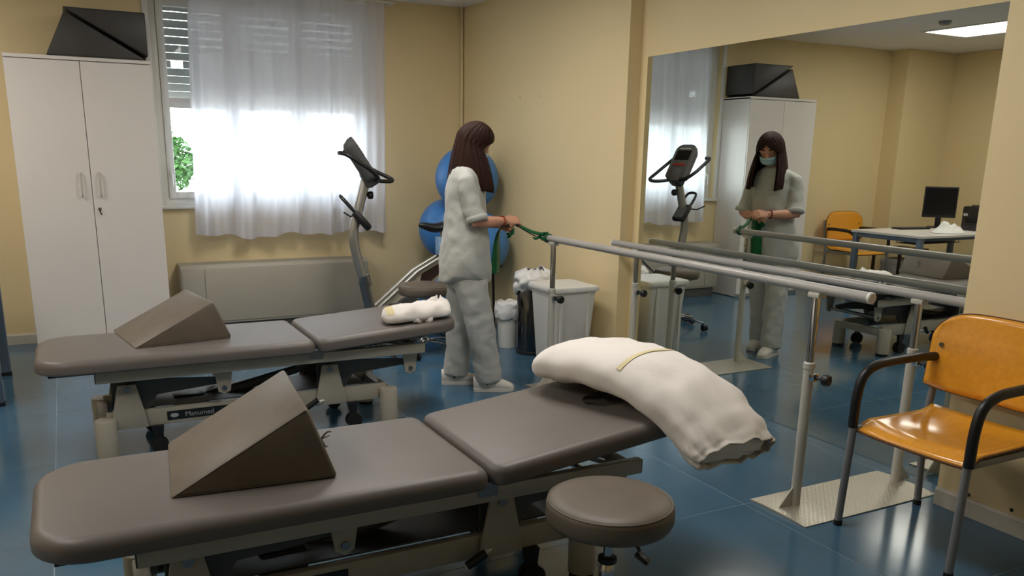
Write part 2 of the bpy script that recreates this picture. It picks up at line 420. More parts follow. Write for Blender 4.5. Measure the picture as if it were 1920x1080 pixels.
# ------------------------------------------------------------------ heater / fan-coil unit below the window
hu = thing('fan_coil_unit', 'low beige-grey metal heating unit below the window', 'heater', (1.55, 7.27, 0))
X0, X1, YF_, YK = -.785, .785, -.12, .115
B().prism([(X0, YF_, .10), (X0, YK, .10), (X0, YK, .585), (X0, YF_+.035, .585), (X0, YF_, .56)], (X1-X0, 0, 0), bev=.004).obj('casing', UNIT, hu, 30)
B().box((-.69, YF_-.003, .335), (.17, .008, .43), bev=.002).obj('end_panel', UNIT, hu)
B().box((.09, YF_-.003, .335), (1.38, .008, .43), bev=.002).obj('front_panel', UNIT, hu)
gb = B()
for k in range(9): gb.box((.0, YF_+.06+k*.017, .588), (1.35, .006, .006))
gb.obj('outlet_grille', FRAME, hu, 0)
B().box((0, .0, .051), (1.5, .2, .096)).obj('plinth', DARK, hu, 0)

# ------------------------------------------------------------------ cabinet
cb = thing('storage_cabinet', 'tall white two-door storage cabinet beside the window', 'cabinet', (.18, 7.175, 0))
w, d, h = .945, .425, 2.125
bb = B(); t = .018
bb.box((-w/2+t/2, .01, h/2), (t, d-.02, h-.02)); bb.box((w/2-t/2, .01, h/2), (t, d-.02, h-.02)); bb.box((0, .0, h-.0125), (w, d, .025), bev=.002, seg=1); bb.box((0, .01, .065), (w-.036, d-.03, .09)); bb.box((0, d/2-.008, h/2), (w-.03, .01, h-.05))
bb.box((0, .01, .011), (w-.06, d-.05, .018))
bb.obj('body', WHITE, cb, 0)
for sx, nm in ((-1, 'l'), (1, 'r')):
    dr = B().box((sx*(w/4), -d/2+.009, 1.065), (w/2-.004, .018, 2.06), bev=.0015, seg=1).obj('door', WHITE, cb, 0)
    hx = sx*.062-.006
    hb = B(); hb.tube(bez([(hx, -d/2, 1.155), (hx, -d/2-.028, 1.165), (hx, -d/2-.03, 1.24), (hx, -d/2-.028, 1.315), (hx, -d/2, 1.325)], 5), .0065, 10)
    hb.obj('handle', SLEEVE, dr)
    if sx > 0:
        lb = B().cyl((.038, -d/2, 1.062), (.038, -d/2-.006, 1.062), .012).obj('lock', CHROME, dr)
        kb = B(); kb.box((.038, -d/2-.014, 1.062), (.003, .016, .009)); kb.tube([(.038, -d/2-.021, 1.055), (.040, -d/2-.021, 1.037), (.046, -d/2-.02, 1.02)], .0045, 8); kb.obj('key', BLACK, dr)

# foam wedges on top of the cabinet (a nested pair)
def wedge(name, tri, depth, material, label, loc, rz=0, group=None, bev=.012):
    t = thing(name, label, 'wedge cushion', loc, rz, group)
    b = B(); b.prism([(x, -depth/2, z_) for x, z_ in tri], (0, depth, 0), bev=bev); b.obj('cover', material, t, 50)
    for y in (-depth/2+.003, depth/2-.003):
        pb = B()
        pts = [V(x, y, z_) for x, z_ in tri]; c = sum(pts, V(0, 0, 0))/3
        pts = [p+(c-p).normalized()*.012 for p in pts]
        for a, b_ in zip(pts, pts[1:]+pts[:1]): pass
        pb.tube([pts[0], pts[1], pts[2], pts[0]], .0028, 6); pb.obj('piping', material, t)
    return t
def tie(t, x, y, z):
    b = B()
    for q in ((.03, -.01, .022), (.028, .012, .004), (.006, -.006, -.035), (.02, .01, -.03)): b.tube(bez([V(x, y, z), V(x+q[0]*.6, y+q[1]*.3, z+q[2]*.9), V(x+q[0], y+q[1], z+q[2])], 4), .0028, 6)
    b.obj('tie_string', WEDGE, t)
G = 'dark foam wedges on the cabinet'
wedge('foam_wedge', [(-.33, 0), (.325, 0), (-.19, .30)], .43, WEDGED, 'dark grey foam wedge lying flat on the white cabinet', (.305, 7.17, 2.125), 0, G)
wedge('foam_wedge', [(-.21, .325), (.325, .325), (.325, .022), (-.21, .31)][:3], .43, WEDGED, 'dark grey foam wedge turned upside down on the lower wedge', (.315, 7.17, 2.128), 0, G)

# ------------------------------------------------------------------ treatment tables
def text_mesh(body, size, material, parent, loc, rot, name='lettering'):
    cu_ = bpy.data.curves.new('t', 'FONT'); cu_.body = body; cu_.size = size; cu_.extrude = .0004
    to = bpy.data.objects.new('t', cu_); COL.objects.link(to)
    dg = bpy.context.evaluated_depsgraph_get(); me = bpy.data.meshes.new_from_object(to.evaluated_get(dg))
    bpy.data.objects.remove(to); me.materials.clear(); me.materials.append(material)
    o = bpy.data.objects.new(name, me); COL.objects.link(o); o.parent = parent; o.location = loc; o.rotation_euler = rot; return o
def treatment_table(label, loc, zt, tilt, flip_lever=False):
    t = thing('treatment_table', label, 'treatment table', loc, 0, 'taupe treatment tables')
    th = .068; HW = .33
    b = B(); pad(b, rrect(-1.31, -.006, -HW, HW, (.05, .17, .15, .05)), zt-th, zt, .035, .012); b.obj('leg_cushion', VINYL, t, 60)
    # head section, tilted up about the joint
    out = rrect(.008, .83, -HW, HW, (.14, .05, .05, .14))
    k = 0
    nb = []
    pts = out
    # insert the nose slot into the end edge (between last corner (x1,y0) and first corner (x1,y1))
    slot = [(.83, -.075), (.81, -.062), (.72, -.055), (.64, -.050)]+[(.64-.05*math.sin(a), -.05*math.cos(a)) for a in [PI*q/8 for q in range(1, 8)]]+[(.64, .05), (.72, .055), (.81, .062), (.83, .075)]
    pts = out+slot
    R = Matrix.Translation((0, 0, zt-th)) @ Matrix.Rotation(-tilt, 4, 'Y') @ Matrix.Translation((0, 0, -(zt-th)))
    b = B(); pad(b, pts, zt-th, zt, .03, .012); bmesh.ops.transform(b.bm, matrix=R, verts=b.bm.verts); b.obj('head_cushion', VINYL, t, 60)
    # boards under the cushions
    b = B(); b.box((-.655, 0, zt-th-.006), (1.20, .56, .012)); b.obj('leg_board', BLACK, t, 0)
    b = B(); b.box((.36, 0, zt-th-.006), (.62, .50, .012)); bmesh.ops.transform(b.bm, matrix=R, verts=b.bm.verts); b.obj('head_board', BLACK, t, 0)
    zr = zt-.103  # top-rail centre
    for sy in (-1, 1):
        b = B(); b.box((-.22, sy*.265, zr), (1.68, .032, .056), bev=.004); ro = b.obj('top_rail', FRAME, t)
        for x in (-1.06, .62): B().box((x, sy*.265, zr), (.006, .030, .052), bev=.002, seg=1).obj('rail_cap', BLACK, ro, 0)
    for x in (-1.0, -.35, .08, .56): B().box((x, 0, zr), (.05, .50, .04), bev=.003).obj('cross_member', FRAME, t)
    for x in (-.98, -.52, -.08):
        for sy in (-1, 1): B().box((x, sy*.262, zr+.032), (.05, .03, .016)).obj('spacer', BLACK, t, 0)
    # head support arms and strut
    for sy in (-1, 1):
        b = B(); b.box((.34, sy*.19, zt-th-.024), (.62, .028, .022)); bmesh.ops.transform(b.bm, matrix=R, verts=b.bm.verts); b.obj('head_arm', DARK, t, 0)
        b = B(); p = R @ V(.40, sy*.19, zt-th-.03); b.tube([p, V(.52, sy*.19, zr)], .011, 8); b.obj('head_strut', STEEL, t)
    p = R @ V(.30, 0, zt-th-.03); B().tube([V(.10, 0, zr-.02), p], [.014, .010], 10).obj('gas_spring', DARK, t)
    # joint brackets
    for sy in (-1, 1): B().box((.0, sy*.285, zt-th-.012), (.07, .008, .05), bev=.002, seg=1).obj('hinge_plate', STEEL, t, 0)
    # base
    for x in (-1.035, .42):
        for sy in (-1, 1):
            c = B(); c.lathe([(.050, .022), (.050, .205), (.046, .211), (0, .212)], (x, sy*.215, 0), 24); co = c.obj('foot_column', FRAME, t)
            B().lathe([(.040, .003), (.046, .008), (.046, .024)], (x, sy*.215, 0), 20).obj('foot_pad', RUBBER, co)
        B().box((x, 0, .180), (.05, .36, .055), bev=.005).obj('end_beam', FRAME, t)
    for sy in (-1, 1):
        r = B().box((-.307, sy*.175, .190), (1.44, .035, .085), bev=.004).obj('base_rail', FRAME, t)
        if sy < 0:
            st = B().box((-.60, -.1935, .190), (.30, .002, .046)).obj('label_strip', STICK, r, 0)
            text_mesh('Manumed', .036, SILVERL, r, (-.665, -.1950, .178), (PI/2, 0, 0))
            lg = B(); lg.lathe([(.020, 0), (.020, .0008)], n=24, cap=True); lo = lg.obj('emblem', SILVERL, r, 0); lo.scale = (1, .55, 1); lo.rotation_euler = (PI/2, 0, 0); lo.location = (-.715, -.1945, .190)
        for x in (-.925, .09):
            b = B(); b.prism([(x-.085, sy*.200, .150), (x+.085, sy*.200, .150), (x+.075, sy*.200, .215), (x+.042, sy*.200, .375), (x-.042, sy*.200, .375), (x-.075, sy*.200, .215)], (0, sy*.012, 0), bev=.003)
            po = b.obj('column_plate', FRAME, t, 30)
            B().cyl((x, sy*.2, .352), (x, sy*.222, .352), .016, n=14).obj('pivot_bolt', STEEL, po)
    # lifting linkage: dark arms between the column plates and the upper frame
    for x in (-.925, .09):
        for sy in (-1, 1):
            b = B(); y = sy*.165
            b.prism([(x-.06, y, .16), (x+.05, y, .16), (x+.14, y, .30), (x+.46, y, .325), (x+.46, y, .285), (x+.50, y, .265)][:4]+[(x+.48, y, .355), (x+.10, y, .385), (x-.06, y, .385)], (0, sy*-.014, 0)); b.obj('lift_arm', DARK, t, 0)
        B().cyl((x, -.19, .352), (x, .19, .352), .018, n=14).obj('pivot_shaft', STEEL, t)
        B().cyl((x+.455, -.225, .318), (x+.455, .225, .318), .014, n=14).obj('pivot_shaft', STEEL, t)
        for sy in (-1, 1):
            b = B(); b.prism([(x+.41, sy*.228, zr-.02), (x+.50, sy*.228, zr-.02), (x+.485, sy*.228, .30), (x+.455, sy*.228, .285), (x+.425, sy*.228, .30)], (0, sy*.010, 0)); bo = b.obj('pivot_bracket', FRAME, t, 30)
            B().cyl((x+.455, sy*.236, .318), (x+.455, sy*.246, .318), .013, n=12).obj('pivot_bolt', STEEL, bo)
    B().tube([V(-.60, 0, .20), V(.02, 0, .33)], [.030, .022], 14).obj('lift_motor', DARK, t)
    B().box((-.62, 0, .20), (.16, .11, .09), bev=.012).obj('motor_housing', BLACK, t)
    B().box((-.25, 0, .235), (1.1, .30, .006)).obj('base_tray', DARK, t, 0)
    # retracting castors
    for x in (-.80, .21):
        for sy in (-1, 1):
            ca = B(); ca.prism([(x-.03, sy*.205-.012, .15), (x+.03, sy*.205-.012, .15), (x+.018, sy*.205-.012, .05), (x-.010, sy*.205-.012, .05)], (0, .024, 0)); co = ca.obj('castor_fork', BLACK, t, 30)
            for q in (-1, 1): B().tube([V(x+.006, sy*.205+q*.014, .045), V(x+.006, sy*.205+q*.028, .045)], .042, 20).obj('castor_wheel', RUBBER, co)
        B().tube([V(x+.0, -.17, .14), V(x+.07, -.17, .205)], .008, 8).obj('castor_link', DARK, t)
    # castor pedal with black grip
    p0 = V(.14, -.215, .19); p1 = V(.02, -.33, .20); p2 = V(-.10, -.345, .15)
    B().tube([V(.10, -.19, .19), V(-.02, -.225, .165), V(-.06, -.245, .155)], .009, 8).obj('pedal_rod', WHITEP, t)
    B().tube([V(-.055, -.243, .156), V(.005, -.262, .20)], .015, 10).obj('pedal_grip', BLACK, t)
    return t
T1 = (1.135, 2.57, 0); T2 = (1.10, 4.56, 0)
treatment_table('taupe treatment table in front, with a white pillow hanging off it', T1, .52, math.radians(6.5))
treatment_table('taupe treatment table at the back, next to the cabinet and the standing person', T2, .54, math.radians(4))

# wedges on the tables
t1w = wedge('foam_wedge', [(-.29, 0), (.20, 0), (.115, .235)], .50, WEDGE, 'large brown-grey foam wedge on the front treatment table', (.49, 2.655, .521), math.radians(-5), 'brown-grey foam wedges on the tables')
t2w = wedge('foam_wedge', [(-.29, 0), (.20, 0), (.115, .200)], .50, WEDGE, 'brown-grey foam wedge on the back treatment table', (.475, 4.70, .541), math.radians(9), 'brown-grey foam wedges on the tables')

tie(t1w, .160, -.20, .115); tie(t2w, .16, .05, .10)

# ------------------------------------------------------------------ pillow hanging over the head end of the front table
spine = bez([(1.745, 2.945, .635), (1.79, 2.82, .672), (1.845, 2.62, .698), (1.895, 2.43, .685), (1.945, 2.28, .632), (1.975, 2.18, .568), (1.99, 2.11, .515), (1.995, 2.07, .495)], 8)
NP_ = len(spine)
def pillow_ring(i, n=40):
    p = spine[i]; t = (spine[min(i+1, NP_-1)]-spine[max(i-1, 0)]).normalized(); s_ = i/(NP_-1)
    side = V(1, .12, 0); side = (side-t*side.dot(t)).normalized(); up = t.cross(side)
    hw = .20*(min(1, (s_/.10))**.45 if s_ < .10 else 1)*(1-.10*max(0, s_-.8)/.2)
    hh = .100*(min(1, (s_/.16))**.6 if s_ < .16 else 1)*(1-.42*max(0, (s_-.55)/.45))
    hw = max(hw, .03); hh = max(hh, .012)
    out = []
    for k in range(n):
        a = 2*PI*k/n; c, s__ = math.cos(a), math.sin(a)
        x = math.copysign(abs(c)**.75, c)*hw; z_ = math.copysign(abs(s__)**.85, s__)*hh
        if z_ < 0: z_ *= .62
        q = p+side*x+up*z_
        fold = .011*math.sin(a*11+s_*6+2*noise.noise(V(a*2, s_*4, 1)))*max(0, s_-.55)/.45+.005*math.sin(s_*60+a*2)*max(0, .22-s_)/.22 + .010*noise.noise(V(q.x*13, q.y*13, q.z*13)) + .004*noise.noise(V(q.x*40, q.y*22, q.z*40))*(1 if s_ > .6 or s_ < .25 else .3)
        q += (side*c+up*s__).normalized()*fold
        out.append(q)
    return out
pl = thing('pillow', 'large white pillow drooping over the end of the front treatment table', 'pillow')
b = B(); R_ = b.loft([pillow_ring(i) for i in range(NP_)], cap=False)
b.bm.faces.new(R_[0][::-1])
po = b.obj('pillowcase', COTTON, pl, 180); solidify(po, .003, 1)
# inner pillow bulging inside the open end of the case
b = B()
rings = []
for q, f_ in ((9, .84), (6, .82), (4, .74), (3, .5), (3, .1)):
    r_ = pillow_ring(NP_-q); c = sum(r_, V(0, 0, 0))/len(r_); rings.append([c+(x-c)*f_ for x in r_])
b.loft(rings); b.obj('inner_pillow', COTTON, pl, 180)
# printed yellow stripe, a thin band lying on the case
b = B(); i0 = int(NP_*.40)
r0 = pillow_ring(i0); r1 = pillow_ring(i0+1); rows = []
for tt in (0, .35, .7):
    rows.append([(a_.lerp(b_, tt))+( (a_-spine[i0]).normalized()*.007) for a_, b_ in zip(r0[4:17], r1[4:17])])
b.loft(rows, cap=False, closed=False); b.obj('printed_stripe', STAIN, pl, 180)

# bundle on the back table
tw = thing('rolled_towel', 'small white rolled towel on the back treatment table', 'towel', (1.70, 4.36, .612), math.radians(-6))
def towel_ring(s_, n=36):
    x = -.20+.40*s_; hw = .085*(1-abs(2*s_-1)**5)**.5+.012; hh = .052*(1-abs(2*s_-1)**4)**.5+.01
    out = []
    for k in range(n):
        a = 2*PI*k/n; q = V(x, math.cos(a)*hw, max(-.045, math.sin(a)*hh)+.02*s_)
        q += V(0, math.cos(a), math.sin(a))*(.016*noise.noise(q*16+V(3, 0, 0))+.006*noise.noise(q*45))
        q.z = max(q.z, -.032+.035*s_)
        out.append(q)
    return out
b = B(); b.loft([towel_ring(i/24) for i in range(25)]); b.obj('roll', COTTON, tw, 180)
b = B()
def knot(u, v):
    a = u*2*PI; r = .062*math.sin(PI*min(1, .25+v*.8))**.8+.004
    q = V(.115+.02*v+r*math.cos(a)*1.25, .015+r*math.sin(a), .005+.088*v+.012*math.cos(a*2+1))
    return q+V(math.cos(a), math.sin(a), .6)*.012*noise.noise(q*24)
b.grid(knot, 24, 12, wrap=True); b.obj('twisted_end', COTTON, tw, 180)
b = B(); b.loft([[V(-.04+.11*f, -.083-.012*math.sin(f*9), .0-.028*g+.006*math.sin(f*14)) for f in [k/10 for k in range(11)]] for g in (0, .5, 1)], cap=False, closed=False)
lo = b.obj('loose_corner', COTTON, tw, 180); solidify(lo, .004)
b = B(); b.grid(lambda u, v: towel_ring(.05+.09*v)[int(4+u*12)]+V(0, -.001, .003), 12, 5); b.obj('yellow_band', STAIN, tw, 180)

# ------------------------------------------------------------------ stools
def stool(label, loc, zseat, rz, lever=True):
    t = thing('swivel_stool', label, 'stool', loc, rz, 'round swivel stools')
    R = .198
    prof = [(.0, zseat-.085), (R-.03, zseat-.085), (R-.008, zseat-.078), (R, zseat-.062), (R, zseat-.026), (R-.004, zseat-.014), (R-.016, zseat-.004), (R-.05, zseat+.001), (.0, zseat+.002)]
    so = B().lathe(prof, n=48).obj('seat', WEDGE, t, 50)
    b = B(); b.tube([V((R-.0075)*math.cos(a), (R-.0075)*math.sin(a), zseat-.011) for a in [2*PI*k/48 for k in range(49)]], .0035, 6); b.obj('seat_piping', WEDGE, so)
    B().lathe([(.0, zseat-.098), (.085, zseat-.098), (.085, zseat-.084), (0, zseat-.084)], n=20).obj('seat_plate', BLACK, t)
    B().cyl((0, 0, .20), (0, 0, zseat-.09), .014, n=16).obj('gas_piston', CHROME, t)
    B().lathe([(.0, .085), (.028, .085), (.026, .23), (.021, .262), (.015, .268)], n=20).obj('gas_column', CHROME, t)
    B().lathe([(.015, .262), (.030, .264), (.030, .28), (.015, .284)], n=20).obj('collar', BLACK, t)
    if lever:
        lv = B().tube(bez([(.02, 0, zseat-.105), (.07, 0, zseat-.115), (.105, -.005, zseat-.155)], 4), .006, 8).obj('lever', BLACK, t)
        B().box((.115, -.006, zseat-.175), (.05, .035, .014), (0, .5, 0), bev=.006).obj('lever_paddle', BLACK, lv)
    B().lathe([(.0, .075), (.045, .078), (.045, .105), (.03, .118), (0, .118)], n=20).obj('hub', CHROME, t)
    for k in range(5):
        a = 2*PI*k/5; u = V(math.cos(a), math.sin(a), 0)
        lg = B().tube([u*.03+V(0, 0, .098), u*.14+V(0, 0, .098), u*.27+V(0, 0, .070)], [.020, .017, .013], 10, flat=.7).obj('base_arm', CHROME, t)
        ca = B(); ca.cyl(u*.265+V(0, 0, .05), u*.265+V(0, 0, .075), .008, n=8); ca.box(u*.272+V(0, 0, .045), (.05, .03, .022), (0, 0, a+.6), bev=.006); co = ca.obj('castor', BLACK, t)
        w_ = V(-math.sin(a+.6), math.cos(a+.6), 0)
        for q in (-1, 1): B().tube([u*.28+w_*q*.007+V(0, 0, .028), u*.28+w_*q*.022+V(0, 0, .028)], .025, 16).obj('castor_wheel', RUBBER, co)
    return t
stool('round brown-grey swivel stool in front of the front treatment table', (1.40, 1.975, .003), .482, math.radians(-55))
stool('round brown-grey swivel stool beside the exercise bike', (2.36, 5.88, .003), .535, math.radians(20))

# ------------------------------------------------------------------ parallel bars
pbar = thing('parallel_bars', 'grey height-adjustable parallel walking bars beside the mirror', 'parallel bars', (3.075, 3.55, .003))
def rel(x, y, z): return V(x-3.075, y-3.55, z-.003)
for bx, bz, ya, yb in ((2.748, .978, 2.20, 4.775), (3.402, .908, 2.19, 4.915)):
    r = B().tube([rel(bx, ya+.012, bz), rel(bx, yb-.012, bz)], .0215, 24).obj('handrail', BARM, pbar)
    for y, s_ in ((ya, -1), (yb, 1)):
        B().tube([rel(bx, y-s_*.014, bz), rel(bx, y-s_*.004, bz), rel(bx, y, bz)], [.0235, .0235, .019], 24).obj('end_cap', WHITEP, r)
    for y in (2.475, 4.635):
        po = B().cyl(rel(bx, y, .62), rel(bx, y, bz-.02), .0175, n=20).obj('chrome_post', CHROME, pbar)
        hb = B()
        for k in range(7): hb.cyl(rel(bx+.016, y, .67+k*.035), rel(bx+.019, y, .67+k*.035), .004, n=8)
        hb.obj('peg_holes', BLACK, po)
        B().box(rel(bx, y, bz-.028), (.046, .06, .022), bev=.004).obj('saddle', SLEEVE, po)
        sl = B().lathe([(.022, .010), (.022, .630), (.0245, .632), (.0245, .655), (.019, .660)], rel(bx, y, .003), 24).obj('sleeve_post', SLEEVE, pbar)
        cl = B().box(rel(bx, y-.030, .602), (.030, .03, .034), bev=.003).obj('clamp', CHROME, sl)
        kb = B(); kb.lathe([(.006, 0), (.006, .03), (.016, .032), (.0245, .04), (.0265, .055), (.022, .066), (0, .068)], n=18)
        ko = kb.obj('knob', BLACK, sl); ko.location = rel(bx, y-.036, .600); ko.rotation_euler = (PI/2, 0, .25)
        gs = B(); sx = -1 if bx < 3 else 1
        gs.prism([rel(bx+sx*.02, y-.003, .009), rel(bx+sx*.10, y-.003, .009), rel(bx+sx*.02, y-.003, .10)], (0, .006, 0)); gs.obj('gusset', SLEEVE, sl, 0)
for ya, yb in ((2.288, 2.612), (4.40, 4.73)):
    b = B(); b.prism([rel(2.615, ya, .003), rel(2.615, yb, .003), rel(2.615, yb, .007), rel(2.615, (ya+yb)/2+.08, .013), rel(2.615, (ya+yb)/2-.08, .013), rel(2.615, ya, .007)], (.83, 0, 0)); b.obj('base_plate', TREAD, pbar, 20)

# ------------------------------------------------------------------ chairs (built facing -x)
def armchair(label, loc, rz):
    t = thing('armchair', label, 'chair', loc, rz, 'orange plywood armchairs')
    # local: +x towards the backrest, y across
    for sy in (-1, 1):
        y = sy*.255
        fl_ = B().tube([V(-.245, y, .02), V(-.225, y*.985, .44)], .0155, 14).obj('front_leg', GREYM, t)
        B().lathe([(.0175, 0), (.0175, .022), (.0, .022)], (-.245, y, 0), 14).obj('foot_cap', BLACK, fl_)
        rl = B().tube(bez([(.255, y, .02), (.235, y, .40), (.265, y, .60), (.305, y*.95, .78)], 6), .0155, 14).obj('rear_leg', GREYM, t)
        B().lathe([(.0175, 0), (.0175, .022), (.0, .022)], (.255, y, 0), 14).obj('foot_cap', BLACK, rl)
        B().tube(bez([(-.225, y, .43), (-.222, y, .56), (-.195, y, .645), (-.12, y, .682), (0, y, .69), (.14, y, .69), (.235, y, .685)], 7), .0195, 14).obj('armrest', BLACK, t)
        B().box((.0, y*.93, .425), (.44, .02, .028), bev=.004).obj('seat_rail', GREYM, t)
    B().box((-.19, 0, .425), (.02, .48, .026)).obj('cross_rail', GREYM, t, 0)
    B().box((.19, 0, .425), (.02, .48, .026)).obj('cross_rail', GREYM, t, 0)
    def seat(u, v):
        x = -.235+.47*u; y = (v-.5)*.50
        wdt = 1-.05*u
        zz = .458-.020*math.cos((v-.5)*PI*1.0)*math.sin(u*PI*.9)-(.032*max(0, (.22-u)/.22)**2)+.022*max(0, (u-.8)/.2)**2
        ex = .02*abs(v-.5)**3*8*(1 if u < .15 else 0)
        return V(x+ex, y*wdt, zz)
    so = B().grid(seat, 22, 22).obj('seat', ORANGE, t, 180); solidify(so, .012, -1)
    se = B()
    edge = [seat(0, k/20) for k in range(21)]+[seat(k/20, 1) for k in range(1, 21)]+[seat(1, 1-k/20) for k in range(1, 21)]+[seat(1-k/20, 0) for k in range(1, 21)]
    se.tube([p+V(0, 0, -.009) for p in edge], .0052, 6); se.obj('seat_edge', PLYEDGE, so)
    def back(u, v):
        y = (u-.5)*.56; e = abs(2*u-1)
        top = .885-.055*e**5; bot = .545+.02*e**4
        zz = bot+(top-bot)*v
        y *= (1-.10*max(0, (v-.75)/.25)**2)
        return V(.222+.034*(1-e*e)+.10*(zz-.6), y, zz)
    bo = B().grid(back, 26, 14).obj('backrest', ORANGE, t, 180); solidify(bo, .011, 0)
    be = B(); edge = [back(k/24, 0) for k in range(25)]+[back(1, k/10) for k in range(1, 11)]+[back(1-k/24, 1) for k in range(1, 25)]+[back(0, 1-k/10) for k in range(1, 11)]
    be.tube(edge, .0052, 6); be.obj('back_edge', PLYEDGE, bo)
    for sy in (-1, 1):
        for zz in (.62, .74): B().cyl((.232, sy*.235, zz), (.252, sy*.235, zz), .009, n=10).obj('back_screw', STEEL, bo)
    return t
armchair('orange plywood armchair with black armrests in the front right corner', (3.015, 2.0, .003), 0)
armchair('orange plywood armchair behind the desk, seen in the mirror', (-1.20, 6.98, .003), math.radians(95))

# ------------------------------------------------------------------ waste bins
bk = thing('waste_bucket', 'small white bucket lined with a white bag', 'bin', (3.04, 5.80, .003))
B().lathe([(0, 0), (.073, 0), (.076, .008), (.093, .34), (.098, .345), (.096, .35), (.088, .345), (.07, .02), (0, .018)], n=28).obj('bucket', WHITEP, bk)
def bagfn(r, z0, z1, amp, k, lip=.02):
    def f_(u, v):
        a = u*2*PI; rad = r+lip*math.sin(v*PI)*.5+amp*noise.noise(V(math.cos(a)*4+k, math.sin(a)*4, v*5))
        return V(rad*math.cos(a), rad*math.sin(a), z0+(z1-z0)*v+.02*noise.noise(V(math.cos(a)*3, math.sin(a)*3+k, v)))
    return f_
o = B().grid(bagfn(.099, .235, .365, .010, 1), 44, 10, wrap=True).obj('bin_bag', BAG, bk, 180); solidify(o, .002, 1)
o = B().grid(lambda u, v: V(.094*(1-v)*math.cos(u*6.283), .094*(1-v)*math.sin(u*6.283), .355-.06*v+.012*noise.noise(V(math.cos(u*6.283)*5*(1-v), math.sin(u*6.283)*5*(1-v), 2))), 32, 8, wrap=True).obj('bag_inside', BAG, bk, 180)
sb = thing('steel_bin', 'dark steel cylindrical bin with a white bag hanging over its rim', 'bin', (3.135, 5.555, .003))
B().lathe([(0, 0), (.128, 0), (.131, .012), (.131, .53), (.127, .535), (.12, .53), (.12, .03), (0, .03)], n=36).obj('drum', mat('dark_mirror_steel', (92, 96, 102), .16, 1, var=.06, scale=3), sb)
B().lathe([(.1325, .003), (.134, .006), (.134, .024), (.1315, .028)], n=36, cap=False).obj('base_ring', RUBBER, sb)
def sbag(u, v):
    a = u*2*PI; k = noise.noise(V(math.cos(a)*3, math.sin(a)*3, v*4)); rad = .137+.050*math.sin(min(1, v*1.1)*PI)*(.7+.3*math.cos(a+.4))+.030*k
    if v > .8: rad *= 1-.5*(v-.8)/.2
    return V(rad*math.cos(a), rad*math.sin(a), (.42+.07*math.cos(a*1+2.5))*(1-v)+.655*v+.035*noise.noise(V(math.cos(a)*2.5, math.sin(a)*2.5, 5+v*3)))
o = B().grid(sbag, 56, 16, wrap=True).obj('bin_bag', BAG, sb, 180); solidify(o, .002, 1)
wbn = thing('pedal_bin', 'large white plastic bin with a flat lid against the beige wall', 'bin', (3.155, 5.165, .003))
def sq(sx, sy, z, r=.03): return [V(x, y, z) for x, y in rrect(-sx, sx, -sy, sy, r, 5)]
b = B(); b.loft([sq(.135, .145, .0), sq(.138, .148, .012), sq(.172, .180, .535), sq(.176, .184, .54), sq(.176, .184, .56)]); b.obj('body', WHITEP, wbn, 30)
b = B(); b.loft([sq(.190, .198, .556), sq(.192, .20, .562), sq(.192, .20, .578), sq(.186, .194, .590), sq(.15, .16, .598), sq(.13, .14, .598)]); lo = b.obj('lid', WHITEP, wbn, 30)
b = B(); b.box((-.12, -.181, .30), (.02, .012, .50)); b.box((.10, -.181, .30), (.02, .012, .50)); b.obj('rib', WHITEP, wbn, 0)
B().box((-.155, .02, .02), (.06, .10, .016), bev=.005).obj('pedal', BLACK, wbn)

# ------------------------------------------------------------------ exercise balls
def ball(label, c, r):
    t = thing('exercise_ball', label, 'exercise ball', (c[0], c[1], c[2]-r), 0, 'blue exercise balls piled in the corner')
    b = B(); n = 48
    prof = [(r*math.sin(PI*k/40)*(1-.008*(abs(math.sin(k*PI/2.0))**8)*(1 if 4 < k < 36 else 0)), r-r*math.cos(PI*k/40)) for k in range(1, 40)]
    b.lathe(prof, n=n); o = b.obj('shell', BLUE, t, 180); 
    B().lathe([(.0, -.0), (.018, .0), (.018, .004), (0, .005)], (0, 0, 2*r-.004), 14).obj('valve', WHITEP, t)
RB = .272
ball('blue exercise ball on top of the pile, behind the person', (3.07, 6.66, 1.290), RB)
ball('blue exercise ball under the topmost ball, against the right wall', (3.075, 6.455, .757), RB)
ball('blue exercise ball left in the pile, nearest the window', (3.05, 7.0, .840), RB)
ball('blue exercise ball lying on the floor at the bottom of the pile', (2.99, 7.05, .284), .283)
rk = thing('ball_stand', 'black ring stand holding up a blue exercise ball', 'ball stand', (3.075, 6.455, .003))
b = B(); b.tube([V(.206*math.cos(a), .206*math.sin(a), .565) for a in [2*PI*k/32 for k in range(33)]], .011, 10); b.obj('ring', BLACK, rk)
for k in range(3):
    a = 2*PI*k/3+.4; B().tube([V(.206*math.cos(a), .206*math.sin(a), .565), V(.235*math.cos(a), .235*math.sin(a), .0)], .011, 10).obj('leg', BLACK, rk)

# ------------------------------------------------------------------ exercise bike
bi = thing('exercise_bike', 'grey exercise bike with black console in front of the curtain', 'exercise bike', (2.2, 6.32, .003))
def bk_(x, y, z): return V(x-2.2, y-6.32, z-.003)
B().tube([bk_(2.115, 6.32, .10), bk_(2.07, 6.32, .30), bk_(2.022, 6.32, .52)], [.044, .042, .040], 16).obj('lower_mast', STEEL, bi)
B().tube(bez([bk_(2.03, 6.32, .50), bk_(1.985, 6.32, .66), bk_(1.952, 6.32, .82), bk_(1.955, 6.32, .92), bk_(1.99, 6.32, 1.05), bk_(2.045, 6.32, 1.24), bk_(2.07, 6.32, 1.34)], 6), .037, 16).obj('upper_mast', ALU, bi)
B().tube([bk_(2.045, 6.32, .475), bk_(2.024, 6.32, .56)], .046, 16).obj('mast_collar', STEEL, bi)
kb = B(); kb.lathe([(.008, 0), (.008, .035), (.026, .04), (.031, .055), (.028, .075), (0, .078)], n=18); ko = kb.obj('height_knob', BLACK, bi); ko.location = bk_(2.035, 6.32, 1.178); ko.rotation_euler = (0, PI/2, 0)
